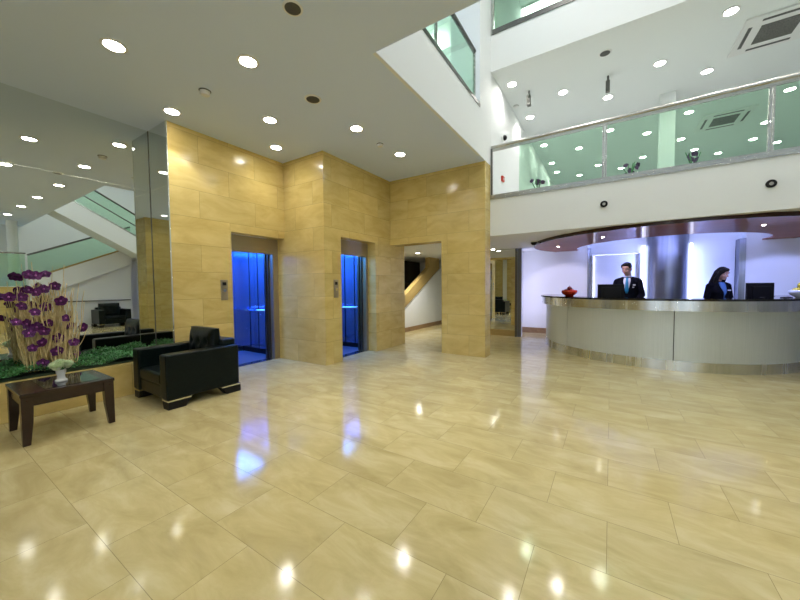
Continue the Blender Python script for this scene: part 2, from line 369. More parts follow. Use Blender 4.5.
# ------------------------------------------------------------------ elevators
def elevator(label, xw, yo0, yo1, c0, c1, ytop):
    xf = xw - .2; cy = (c0 + c1)/2
    t = thing('elevator', label, 'elevator', (xf, cy, 0))
    g = G(); g.box(xf-.10, xf-.005, yo0, c0, 0, 2.25); obj('door_jamb', g, M['lift_metal'], t)
    g = G(); g.box(xf-.10, xf-.005, c1, yo1, 0, 2.25); obj('door_jamb', g, M['lift_metal'], t)
    g = G(); g.box(xf-.10, xf-.005, c0, c1, 1.97, 2.25); g.box(xf-.006, xf-.001, c0, c1, 2.06, 2.07); obj('door_header', g, M['lift_metal'], t)
    g = G(); g.box(xf-.16, xf+.01, c0-.02, c1+.02, -.003, .006); obj('door_sill', g, M['chrome'], t)
    g = G(); g.box(xf-.15, xf-.11, c1-.03, c1+.05, .012, 1.99); obj('door_panel', g, M['dark_steel'], t)
    g = G(); g.box(xf-.20, xf-.16, c1-.055, c1+.05, .012, 1.99); obj('door_panel', g, M['dark_steel'], t)
    xb = xf - 1.35; y0, y1 = c0 - .22, c1 + .20
    x1 = xf - .21
    g = G(); g.box(xb-.04, xb, y0, y1, 0, 2.2)
    obj('back_panel', g, M['lift_panel'], t)
    g = G()
    for k in (1, 2, 3): yy = y0 + (y1-y0)*k/4; g.box(xb, xb+.004, yy-.012, yy+.012, .1, 2.15)
    for k in (1, 2, 3): xx = xb + (x1-xb)*k/4; g.box(xx-.012, xx+.012, y1-.004, y1, .1, 2.15)
    g.box(xb, x1, y1-.012, y1, .004, .10)
    obj('panel_joint', g, M['black'], t)
    g = G(); g.box(xb, x1, y0-.04, y0, 0, 2.2); obj('side_panel', g, M['lift_panel'], t)
    g = G(); g.box(xb, x1, y1, y1+.04, 0, 2.2); obj('side_panel', g, M['lift_panel'], t)
    obj('cabin_floor', G().box(xb, x1+.05, y0, y1, -.002, .004), M['lift_floor'], t)
    obj('skirting', G().box(xb, xb+.012, y0, y1, .004, .10), M['dark_steel'], t)
    obj('cabin_ceiling', G().box(xb, x1, y0, y1, 2.16, 2.2), M['lift_panel'], t)
    obj('cabin_lamp', G().box(xb+.15, x1-.1, cy-.42, cy+.42, 2.135, 2.158), M['blue_led'], t)
    pts = [(xb + .03 + .16*math.sin(PI*k/20), y0+.1+(y1-y0-.2)*k/20, .92) for k in range(21)]
    obj('handrail', G().tube(pts, .018, 8), M['chrome'], t, smooth=True)
    pts = [(xb+.08+(x1-xb-.2)*k/20, y1 - .02 - .20*math.sin(PI*k/20), .90) for k in range(21)]
    obj('handrail', G().tube(pts, .02, 8), M['chrome'], t, smooth=True)
    g = G(); g.box(x1-.10, x1-.03, y1-.012, y1, .75, 1.65); obj('button_panel', g, M['dark_steel'], t)
    L = bpy.data.lights.new('lift_light', 'AREA'); L.shape = 'RECTANGLE'; L.size = .8; L.size_y = .8; L.energy = 34; L.color = (.015,.11,1.0)
    lo = bpy.data.objects.new('lift_light', L); COL.objects.link(lo); lo.location = ((xb+x1)/2, cy, 2.12)
    return t
elevator('left elevator with open door and blue-lit cabin beside the armchair', XE1, 2.98, 4.0, 3.06, 3.88, 2.25)
elevator('right elevator with open door and blue-lit cabin beyond the gold column', XE2, 4.41, 5.44, 4.58, 5.375, 2.25)
def call_plate(x, y, z, label):
    t = thing('call_button', label, 'call button', (x, y, z))
    obj('plate', G().box(x+.0005, x+.012, y-.055, y+.055, z-.16, z+.16), M['lift_metal'], t, bevel=.003)
    obj('button', G().tube([(x+.012,y,z-.01),(x+.022,y,z-.01)], .026, 16), M['chrome'], t)
    obj('display', G().box(x+.012, x+.014, y-.03, y+.03, z+.07, z+.12), M['black'], t)
call_plate(XE1, 2.84, 1.32, 'steel call button plate left of the left elevator')
call_plate(XE2, 4.262, 1.32, 'steel call button plate left of the right elevator')

# ------------------------------------------------------------------ downlights
def downlight(x, y, z, label, group, e=26, size=.08, spot=2.5, lit=True, col=(1,.965,.94), blend=.9):
    t = thing('downlight', label, 'ceiling light', (x, y, z), group=group)
    obj('trim_ring', G().lathe([(size,0),(size+.022,0),(size+.024,-.008),(size,-.012),(size,0)], (x,y,z), 24), M['trimring'], t, smooth='auto')
    obj('lens', G().lathe([(.001,-.004),(size*.98,-.004),(size*.98,-.010),(.001,-.012)], (x,y,z), 20), M['lamp'], t)
    if lit:
        L = bpy.data.lights.new('spot', 'SPOT'); L.energy = e; L.spot_size = spot; L.spot_blend = blend; L.shadow_soft_size = .07; L.color = col
        o = bpy.data.objects.new('spot', L); COL.objects.link(o); o.location = (x, y, z-.03)
GL = 'downlights in the lobby ceiling'
for x, y, l in [
    (-3.947, 1.224, 'largest bright downlight in the lobby ceiling at far upper left'),
    (-3.108, 2.04, 'bright lobby ceiling downlight above the seating, left of the round vent'),
    (-4.785, 2.052, 'downlight closest to the mirror pier, washing the gold wall corner'),
    (-3.93, 2.883, 'lobby downlight in front of the left elevator, second from the gold wall'),
    (-4.612, 3.483, 'lobby downlight close to the inner corner above the left elevator'),
    (-3.111, 3.72, 'lobby downlight in front of the protruding gold column'),
    (-3.093, 4.849, 'lobby ceiling downlight nearest the far gold pier')]:
    if y == 2.052: downlight(x, y, CZ, l, GL, e=48, spot=1.7, blend=.2)
    else: downlight(x, y, CZ, l, GL)
GM = 'lobby downlights seen only in the wall mirror'
for k, (x, y) in enumerate([(-2.10,1.215),(-1.19,2.085),(.56,2.05),(2.18,2.02),(3.94,2.0)]):
    downlight(x, y, CZ, ['lobby downlight seen in mirror at the left picture edge',
        'mirrored lobby downlight, first of the receding row above the stair','mirrored lobby downlight, second of the receding row above the stair',
        'mirrored lobby downlight, third of the receding row above the stair','mirrored lobby downlight, farthest of the receding row'][k], GM)
for x in (-4.0, -1.8, .4, 2.6, 4.8):
    for y in (-.5, -2.3): downlight(x, y, CZ, 'lobby ceiling downlight outside the picture behind the viewer', 'downlights behind the viewer')
GU = 'downlights in the upper gallery ceiling'
up = [(-1.72,6.88,'upper gallery downlight leftmost, beside the white void pillar'),(1.433,6.878,'upper gallery downlight nearest the viewer, left of the air conditioner'),
 (-.898,7.75,'upper gallery downlight second from left above the balcony rail'),(.693,7.74,'upper gallery downlight above the white column, higher of the two'),
 (-1.685,8.437,'upper gallery downlight just above the rail below the dark bracket at left'),(-.111,8.491,'upper gallery downlight directly below the hanging grey bracket in the middle'),
 (1.471,8.521,'upper gallery downlight right of the white column, under the air conditioner')]
for x, y, l in up: downlight(x, y, 5.37, l, GU, e=32)
far = [(-1.674,10.316),(-.078,10.3),(1.48,10.281),(3.067,10.262),(-.847,11.119),(.75,11.056),(-1.691,11.963),(1.579,12.041),(3.199,11.993),
       (-1.672,13.0),(-.423,13.038),(.796,13.04),(2.049,13.2),(3.276,13.182),(-1.025,13.825),(.236,13.824),(2.718,13.963),(3.928,13.85)]
fl = ['nearest row, leftmost','nearest row, second from left','nearest row, right beside the white column','nearest row, rightmost','second row, left','second row, centre',
      'third row, leftmost','third row, left of the far air conditioner','third row, right of the far air conditioner','fourth row, leftmost','fourth row, second from left',
      'fourth row, beside the column','fourth row, below the far air conditioner','fourth row, rightmost','last row, leftmost','last row, left of centre','last row, right of centre','last row, rightmost']
for (x, y), l in zip(far, fl): downlight(x, y, 5.37, 'gallery downlight seen through balcony glass, '+l, 'downlights seen through the balcony glass', e=10, lit=True)
downlight(-4.687, 8.263, 2.31, 'small downlight in the stair passage ceiling between the gold piers', 'low ceiling downlights', e=190, size=.06)
downlight(-2.62, 8.62, 2.31, 'small downlight over the steel-framed mirror beside the far pier', 'low ceiling downlights', e=7, size=.05)
for x, y in ((-.7, 2.9+.2), (1.5, 4.2), (3.8, 3.6), (-.6, 5.2), (2.6, 5.6)):  # unseen lamps, added only to light the void and upper levels
    downlight(x, y, 8.2, 'unseen roof downlight added to brighten the void', 'added roof downlights over the void', e=240)
downlight(-4.01, 7.85, 8.2, 'downlight in the upper room seen through the void glass', 'upper room lights', e=90)
downlight(-4.3, 4.4, 8.2, 'unseen roof downlight added to brighten the upper room', 'upper room lights added unseen', e=90)  # extra lamp out of view, added to lift the dark upper room
t = thing('fill_lamp', 'globe pendant lamp added unseen to brighten the upper room', 'lamp', (-5.2, 6.6, 8.2))  # invented fixture, unseen, that lights the room behind the void glass
obj('cord', G().tube([(-5.2,6.6,8.2),(-5.2,6.6,6.65)], .008, 6), M['dark'], t)
obj('globe', G().ball((-5.2,6.6,6.5), .16, 20, 12), emis('fill_globe', (.95,1,.95), 5), t, smooth=True)
L = bpy.data.lights.new('fill', 'POINT'); L.energy = 150; L.color = (.95,1,.95); L.shadow_soft_size = .14
o = bpy.data.objects.new('fill', L); COL.objects.link(o); o.location = (-5.2, 6.6, 6.18)
t = thing('ceiling_light', 'bright linear ceiling lamp behind the topmost balcony glass', 'ceiling light', (-1.2, 8.8, 8.2))
obj('diffuser', G().box(-1.95, -.5, 8.7, 9.0, 8.12, 8.15), emis('tube_lamp', (.95,1,.97), 9), t)
obj('housing', G().box(-1.96, -.49, 8.68, 9.02, 8.15, 8.2), M['trimring'], t)

# ceiling fittings
def disc(name, c, r, h, m, label, cat, group=None, rim=None):
    x, y, z = c
    t = thing(name, label, cat, c, group=group)
    obj('body', G().lathe([(.001,0),(r,0),(r,-h*.6),(r*.8,-h),(.001,-h)], c, 24), m, t, smooth='auto')
    obj('rim', G().lathe([(r,0),(r*1.18,0),(r*1.15,-.006),(r,-.009)], c, 24), rim or M['trimring'], t, smooth='auto')
    return t
disc('smoke_detector', (-3.989,2.063,CZ), .055, .05, M['trimring'], 'small white smoke detector on the lobby ceiling left of centre', 'smoke detector', rim=M['dark'])
disc('air_vent', (-3.075,2.867,CZ), .085, .012, M['dark'], 'round dark ceiling vent among the lobby downlights', 'vent')
disc('smoke_detector', (-3.144,4.336,CZ), .045, .04, M['trimring'], 'small smoke detector beside the last two lobby downlights', 'smoke detector', rim=M['dark'])
disc('air_vent', (-2.22,1.87,CZ), .07, .012, M['dark'], 'round vent on the lobby ceiling, seen in the mirror', 'vent')
disc('ceiling_speaker', (-.145,6.879,5.37), .085, .012, M['dark'], 'round dark speaker in the upper gallery ceiling', 'speaker')
disc('smoke_detector', (-1.849,7.754,5.37), .05, .03, M['trimring'], 'small white detector above the balcony left end', 'smoke detector', rim=M['grey_vent'])
def bracket(x, y, z, label):
    t = thing('hanging_bracket', label, 'ceiling fitting', (x, y, z))
    obj('stem', G().tube([(x,y,z),(x,y,z-.10)], .018, 8), M['dark_steel'], t)
    obj('head', G().box(x-.035, x+.035, y-.05, y+.05, z-.30, z-.10), M['dark_steel'], t, bevel=.006)
bracket(-1.485, 7.318, 5.37, 'dark hanging bracket over the left end of the balcony')
bracket(-.106, 7.652, 5.37, 'grey hanging bracket in the middle of the gallery ceiling')
def cassette(x0, x1, y0, y1, label):
    z = 5.37; t = thing('air_conditioner', label, 'air conditioner', ((x0+x1)/2, (y0+y1)/2, z))
    obj('frame', G().box(x0, x1, y0, y1, z-.03, z), M['trimring'], t, bevel=.006)
    w = (x1-x0); d = (y1-y0)
    obj('grille', G().box(x0+.25*w, x1-.25*w, y0+.25*d, y1-.25*d, z-.036, z-.029), M['vent_dark'], t)
    for a in ((.08,.13,.22,.78),(.87,.92,.22,.78),(.22,.78,.08,.13),(.22,.78,.87,.92)):
        obj('louver', G().box(x0+a[0]*w, x0+a[1]*w, y0+a[2]*d, y0+a[3]*d, z-.034, z-.029), M['dark'], t)
cassette(1.68, 2.60, 7.22, 8.20, 'square ceiling air conditioner at the upper right corner')
cassette(1.80, 2.74, 10.70, 11.72, 'ceiling air conditioner seen through the green balcony glass')

# ------------------------------------------------------------------ balcony balustrades
def sp(name, g, m, t, **k): return obj(name, g, m, t, **k)
t = thing('balcony_balustrade', 'green glass balustrade with steel rail above the reception fascia', 'balustrade', (0, YB, 2.985))
obj('base_channel', G().box(-1.96, 6.4, YB-.012, YB+.10, 2.985, 3.07), M['steel'], t)
g = G().tube([(-1.95,YB+.02,3.965),(6.4,YB+.02,3.965)], .032, 12); g.box(-1.95, 6.4, YB+.005, YB+.035, 3.89, 3.94)
obj('handrail', g, M['steel'], t, smooth='auto')
obj('post', G().box(-1.955, -1.925, YB+.0, YB+.04, 3.07, 3.94), M['dark_steel'], t)
for x in (-.117, 1.723, 3.563, 5.4):
    g = G().box(x-.028, x-.012, YB, YB+.04, 3.07, 3.92); g.box(x+.012, x+.028, YB, YB+.04, 3.07, 3.92)
    obj('post', g, M['steel'], t)
for a, b in ((-1.437,-.15),(-.084,1.69),(1.756,3.53),(3.596,5.37),(5.43,6.4)):
    obj('glass_panel', G().box(a, b, YB+.014, YB+.026, 3.07, 3.90), M['glass'], t)
t = thing('balcony_balustrade', 'green glass balustrade of the topmost balcony at the top edge', 'balustrade', (0, YB, 6.02))
obj('base_channel', G().box(-1.93, 6.4, YB-.012, YB+.10, 6.02, 6.11), M['dark_steel'], t)
obj('handrail', G().tube([(-1.93,YB+.02,7.0),(6.4,YB+.02,7.0)], .032, 12), M['steel'], t, smooth=True)
for x in (-1.915, -.117, 1.723, 3.563, 5.4): obj('post', G().box(x-.012, x+.012, YB, YB+.04, 6.11, 6.98), M['steel'], t)
for a, b in ((-1.90,-.13),(-.10,1.71),(1.74,3.55),(3.58,5.39),(5.41,6.4)):
    obj('glass_panel', G().box(a, b, YB+.014, YB+.026, 6.11, 6.93), M['glass'], t)
t = thing('balcony_balustrade', 'green glass balustrade on the white slab edge left of the void', 'balustrade', (XV, 4.2, 4.442))
obj('base_channel', G().box(XV-.06, XV+.012, 2.66, 5.66, 4.442, 4.50), M['dark_steel'], t)
obj('handrail', G().tube([(XV-.02,2.66,5.27),(XV-.02,5.45,5.27)], .032, 12), M['dark_steel'], t, smooth=True)
for y in (4.0, 5.44):
    g = G().box(XV-.035, XV-.005, y-.022, y-.010, 4.50, 5.25); g.box(XV-.035, XV-.005, y+.010, y+.022, 4.50, 5.25); obj('post', g, M['steel'], t)
for a, b in ((2.66,3.97),(4.03,5.41)):
    obj('glass_panel', G().box(XV-.026, XV-.014, a, b, 4.50, 5.22), M['glass'], t)
# upper rooms
struct('door_1', G().box(-4.15, -3.31, 8.37, 8.40, 4.44, 6.43), M['door'])
struct('wall_gallery_column', G().box(.825, 1.083, 9.0, 9.26, 2.95, 5.37), M['white'])
t = thing('fire_alarm', 'small red fire alarm on the white wall at the balcony left end', 'alarm', (-1.96, 7.05, 3.58))
obj('housing', G().box(-1.960, -1.92, 6.98, 7.12, 3.53, 3.64), M['alarm'], t, bevel=.008)
obj('button', G().box(-1.925, -1.918, 7.02, 7.08, 3.56, 3.60), M['mark'], t)
t = thing('dome_camera', 'small dark dome camera on the white wall above the balcony rail', 'camera', (-1.96, 7.04, 4.42))
obj('mount', G().tube([(-1.9598,7.04,4.42),(-1.92,7.04,4.42)], .06, 16), M['trimring'], t)
obj('dome', G().ball((-1.91,7.04,4.42), .055), M['black'], t, smooth=True)
t = thing('dome_camera', 'black dome camera under the low ceiling left of the canopy', 'camera', (-1.424, 7.634, 2.31))
obj('mount', G().tube([(-1.424,7.634,2.3099),(-1.424,7.634,2.285)], .075, 20), M['trimring'], t)
obj('dome', G().lathe([(.066,0),(.062,-.03),(.04,-.055),(.001,-.065)], (-1.424,7.634,2.285), 20), M['black'], t, smooth=True)
for x, l in ((-.112,'left black ring spotlight on the white balcony fascia'),(1.739,'right black ring spotlight on the white balcony fascia')):
    t = thing('recessed_spotlight', l, 'spotlight', (x, YB, 2.644))
    obj('ring', G().tube([(x,YB+.001,2.644),(x,YB-.015,2.644)], .052, 24), M['black'], t)
    obj('lens', G().tube([(x,YB-.015,2.644),(x,YB-.018,2.644)], .022, 16), M['grey_vent'], t)
def pot_orchid(x, y, label):
    t = thing('potted_orchid', label, 'plant', (x, y, 2.95), group='orchid pots behind the balcony glass')
    obj('pot', G().lathe([(.05,0),(.075,.14),(.065,.14),(.05,.10),(.001,.10)], (x,y,2.95), 16), M['ceramic'], t, smooth='auto')
    g = G()
    for k in range(5):
        a = random.uniform(0, 6.28); g.tube([(x,y,3.04),(x+.03*math.cos(a),y+.03*math.sin(a),3.2),(x+.10*math.cos(a),y+.08*math.sin(a),3.33+.02*k)], .006, 6)
    obj('stem', g, M['leaf'], t)
    for k in range(8):
        a = random.uniform(0, 6.28); r = random.uniform(.03,.13)
        obj('flower', flower_g(.04, (x+r*math.cos(a), y+.6*r*math.sin(a), random.uniform(3.2,3.4)), random.uniform(0,6.28), random.uniform(-.5,.5)), M['orchid'], t)
def flower_g(r, c, yaw, tilt):
    g = G()
    R = Matrix.Rotation(yaw, 4, 'Z') @ Matrix.Rotation(tilt, 4, 'X')
    for k in range(5):
        a = 2*PI*k/5 + .3; w = r*.50 if k % 2 else r*.62
        vs = []
        for u, v, d in ((0,0,0),(.5,-1,.12),(.9,-.6,.05),(1.05,0,-.05),(.9,.6,.05),(.5,1,.12),(.55,0,-.08)):
            px = u*r; py = v*w; pz = -d*r*1.2
            q = Vector((px*math.cos(a)-py*math.sin(a), pz, px*math.sin(a)+py*math.cos(a)))
            q = R @ q; vs.append((q.x+c[0], q.y+c[1], q.z+c[2]))
        g.faces(vs, [(0,1,6),(1,2,6),(2,3,6),(3,4,6),(4,5,6),(5,0,6)])
        # back of the petal, a little behind
        off = R @ Vector((0, r*.06, 0))
        vb = [(p[0]+off.x, p[1]+off.y, p[2]+off.z) for p in vs]
        g.faces(vb, [(0,6,1),(1,6,2),(2,6,3),(3,6,4),(4,6,5),(5,6,0)])
    return g
pot_orchid(1.052, 6.85, 'potted purple orchid behind the balcony glass right of the white column')
pot_orchid(-1.222, 6.85, 'potted orchid behind the balcony glass near its left end')
pot_orchid(.24, 6.85, 'potted orchid behind the middle pane of the balcony glass')

# ------------------------------------------------------------------ reception
CX, CY = .763, 8.60
A0, A1 = math.radians(168), math.radians(372)
t = thing('reception_counter', 'curved silver reception counter with black granite top', 'counter', (CX, CY, 0))
obj('kick_band', G().arc(CX, CY, 1.90, 2.055, A0, A1, 0, .155, 96), M['steel_v'], t, label='brushed steel kick band', smooth='auto')
js = [math.radians(a) for a in (168, 224, 272.0, 322, 372)]
for a, b in zip(js[:-1], js[1:]):
    obj('front_panel', G().arc(CX, CY, 1.93, 2.05, a+.003, b-.003, .155, .935, 40), M['panel'], t, smooth='auto')
obj('core', G().arc(CX, CY, 1.86, 2.035, A0, A1, .01, 1.08, 96), M['dark'], t)
obj('top_band', G().arc(CX, CY, 1.95, 2.135, A0, A1, .935, 1.09, 96), M['steel_v'], t, label='wide brushed steel band under the top', smooth='auto')
obj('countertop', G().arc(CX, CY, 1.66, 2.17, A0, A1, 1.09, 1.122, 96), M['granite'], t, label='black granite top', smooth='auto')
obj('inner_desk', G().arc(CX, CY, 1.15, 1.86, A0, A1, .76, .80, 96), M['desk'], t)
g = G()
for a in (180, 215, 250, 290, 325, 360):
    a = math.radians(a); g.tube([(CX+1.25*math.cos(a), CY+1.25*math.sin(a), 0), (CX+1.25*math.cos(a), CY+1.25*math.sin(a), .76)], .03, 8)
obj('desk_leg', g, M['dark_steel'], t)

# canopy: crescent soffit over the desk
def crescent(z0, z1, ro, grow=0):
    KX, KY, RX, RY = .90, 8.70, 2.47, 2.36
    a1 = math.asin((9.85-KY)/RY)
    outer = [(KX+(RX+grow)*math.cos(a), KY+(RY+grow)*math.sin(a)) for a in [PI - a1 + (PI + 2*a1)*k/80 for k in range(81)]]
    ex, ey, rx, ry = .95, 9.60, 1.70, 1.75
    aa = math.asin((9.85-ey)/ry)
    inner = [(ex+rx*math.cos(a), ey+ry*math.sin(a)) for a in [2*PI + aa - (PI + 2*aa)*k/80 for k in range(81)]]
    n = 81
    rs = [[(outer[k][0],outer[k][1],z0),(inner[n-1-k][0],inner[n-1-k][1],z0),(inner[n-1-k][0],inner[n-1-k][1],z1),(outer[k][0],outer[k][1],z1)] for k in range(n)]
    return rs, outer, inner
t = thing('reception_canopy', 'glossy brown crescent canopy hung over the reception counter', 'canopy', (CX, CY-1.8, 2.31))
rs, outer, inner = crescent(2.25, 2.275, 0)
obj('soffit_panel', G().rings(rs), M['canopy'], t, smooth='auto')
_, o2, _ = crescent(0, 0, 0, .015)
rim = [[(p[0],p[1],2.246),(q[0],q[1],2.246),(q[0],q[1],2.31),(p[0],p[1],2.31)] for p, q in zip(outer, o2)]
obj('rim', G().rings(rim), M['canopy_rim'], t, label='dark brown rim')
cove = [[(p[0],p[1]-.05,2.276),(p[0],p[1]-.08,2.276),(p[0],p[1]-.08,2.325),(p[0],p[1]-.05,2.325)] for p in inner[14:-14]]
obj('cove_lamp', G().rings(cove), M['led_cove'], t, label='glowing blue-white cove lamp')
hang = G()
for a in (200, 230, 270, 310, 340):
    a = math.radians(a); hang.tube([(.9+2.3*math.cos(a),8.7+2.2*math.sin(a),2.27),(.9+2.3*math.cos(a),8.7+2.2*math.sin(a),2.31)], .02, 8)
obj('hanger', hang, M['dark_steel'], t)
for k, a in enumerate((190, 238, 302, 350)):
    a = math.radians(a); x, y = .92+2.0*math.cos(a), 8.8+1.7*math.sin(a)
    q = obj('spot_lens', G().lathe([(.001,0),(.02,0),(.02,-.005),(.001,-.006)], (x,y,2.25), 16), M['lamp'], t)
    L = bpy.data.lights.new('canopy_spot', 'SPOT'); L.energy = 50 if k < 2 else 85; L.spot_size = 1.55; L.spot_blend = .3; L.shadow_soft_size = .02; L.color = (.74,.68,1) if k < 2 else (.36,.42,1)
    o = bpy.data.objects.new('canopy_spot', L); COL.objects.link(o); o.location = (x, y, 2.235); o.rotation_euler = (.62, 0, 0)

# recess behind the desk: steel column, led strips, frames
g = G(); g.prism([(1.12+.40*math.cos(a), 10.12+.40*math.sin(a)) for a in [PI + PI*k/32 for k in range(33)]], 0, 2.61)
o = obj('steel_column', g, M['steel_col'], smooth='auto'); recentre(o, (1.12, 10.0, 0)); tag(o, 'half-round steel column between the two lit reception niches', 'column')
t = thing('light_niche', 'left blue-white lit niche behind the male receptionist', 'niche', (.1, 10.12, 0))
obj('backlit_panel', G().box(-.40, .57, 10.09, 10.119, .1, 2.10), M['white'], t)
obj('frame', G().box(-.52, -.47, 9.84, 10.119, 0, 2.305), M['steel_col'], t)
obj('frame', G().box(-.43, -.40, 10.05, 10.119, 0, 2.13), M['steel'], t)
obj('frame', G().box(.565, .60, 10.00, 10.119, 0, 2.12), M['dark_steel'], t, label='thin dark post')
obj('frame', G().box(-.43, .60, 10.06, 10.119, 2.10, 2.135), M['steel'], t)
obj('led_strip', G().box(.64, .70, 10.06, 10.119, .05, 2.29), M['led'], t)
obj('led_strip', G().box(-.395, -.383, 10.06, 10.09, .1, 2.10), M['led'], t)
t = thing('light_niche', 'right blue-white lit niche behind the female receptionist', 'niche', (1.9, 10.12, 0))
obj('backlit_panel', G().box(1.56, 2.29, 10.09, 10.119, .1, 2.10), M['white'], t)
obj('frame', G().box(2.30, 2.40, 9.84, 10.119, 0, 2.305), M['steel_col'], t)
obj('led_strip', G().box(1.535, 1.575, 10.03, 10.089, .05, 2.29), M['led'], t)
def area(x, y, z, sx, sy, e, rot, col):
    L = bpy.data.lights.new('strip_light', 'AREA'); L.shape = 'RECTANGLE'; L.size = sx; L.size_y = sy; L.energy = e; L.color = col
    o = bpy.data.objects.new('strip_light', L); COL.objects.link(o); o.location = (x, y, z); o.rotation_euler = rot
LED = (.28,.35,1.0)
area(.63, 9.90, 1.2, 2.0, .05, 18, (0, PI/2, 0), LED)
area(1.585, 9.92, 1.2, 2.0, .05, 13, (0, -PI/2, 0), LED)
area(-2.10, 9.2, 1.2, 2.0, .04, 8, (0, -PI/2, .55), (.70,.66,1))

def monitor(x, y, rz, label):
    t = thing('computer_monitor', label, 'monitor', (x, y, .80), rz)
    g = G().box(-.215,.215,-.02,.02,.20,.555); g.box(-.15,.15,-.05,-.02,.25,.50)
    o = obj('housing', g, M['black'], t, bevel=.008, local=True)
    obj('screen', G().box(-.20,.20,.0201,.022,.22,.54), M['screen'], t, local=True)
    obj('stand', G().box(-.04,.04,-.05,-.01,.01,.26), M['black'], t, bevel=.004, local=True)
    obj('base', G().box(-.12,.12,-.11,.09,0,.014), M['black'], t, bevel=.005, local=True)
    obj('maker_mark', G().box(-.04,.04,-.0525,-.05,.29,.315), M['mark'], t, local=True)
    return t
monitor(.0, 7.35, math.radians(12), 'black computer monitor seen from behind in front of the suited man')
monitor(2.10, 7.88, math.radians(30), 'black computer monitor seen from behind right of the woman')
# fruit bowls on the counter
def bowl(x, y, m, label):
    z = 1.122; t = thing('bowl', label, 'bowl', (x, y, z))
    obj('bowl_body', G().lathe([(.07,0),(.085,.012),(.135,.045),(.152,.085),(.140,.118),(.130,.118),(.138,.085),(.11,.045),(.05,.03),(.001,.028)], (x,y,z), 28), m, t, smooth=True)
bowl(-.72, 7.62, M['red'], 'round red bowl of dark fruit on the counter left end')
fr = [(-.06,-.03,.10),(.05,-.05,.10),(.05,.05,.10),(-.05,.06,.10),(0,0,.155)]
fl = ['dark red fruit on the left side of the red bowl','red fruit at the front right of the red bowl','dark fruit at the back right of the red bowl','dark fruit at the back left of the red bowl','topmost dark fruit in the red bowl']
for k, (dx, dy, dz) in enumerate(fr):
    x, y, z = -.72+dx, 7.62+dy, 1.122+dz
    t = thing('plum', fl[k], 'fruit', (x, y, z-.045), group='fruit in the red bowl')
    obj('flesh', G().ball((x,y,z), (.046,.046,.042), 14, 10), M['fruit_red' if k == 1 else 'fruit_dark'], t, smooth=True)
    obj('stem', G().tube([(x,y,z+.038),(x+.006,y,z+.056)], .004, 6), M['dark'], t)
bowl(2.47, 7.52, M['ceramic'], 'pale bowl of yellow fruit cut by the right picture edge')
fl = ['yellow apple on the left of the right-hand bowl','yellow apple at the back of the right-hand bowl','green-yellow apple at the right of the right-hand bowl','topmost yellow apple in the right-hand bowl']
for k, (dx, dy, dz) in enumerate([(-.075,-.02,.102),(.0,.07,.102),(.07,-.03,.102),(-.005,.005,.190)]):
    x, y, z = 2.47+dx, 7.52+dy, 1.122+dz
    t = thing('apple', fl[k], 'fruit', (x, y, z-.05), group='apples in the pale bowl')
    obj('flesh', G().ball((x,y,z), (.058,.058,.053), 14, 10), M['green_fruit' if k == 2 else 'yellow'], t, smooth=True)
    obj('stem', G().tube([(x,y,z+.045),(x+.006,y,z+.066)], .004, 6), M['dark'], t)
t = thing('pen_tray', 'flat black pen tray on the counter beside the right-hand bowl', 'tray', (2.26, 7.40, 1.122), .9)
obj('tray', G().box(-.09,.09,-.035,.035,0,.012), M['black'], t, bevel=.003, local=True)
obj('pen', G().tube([(-.07,0,.017),(.07,.005,.017)], .005, 8), M['chrome'], t, local=True)

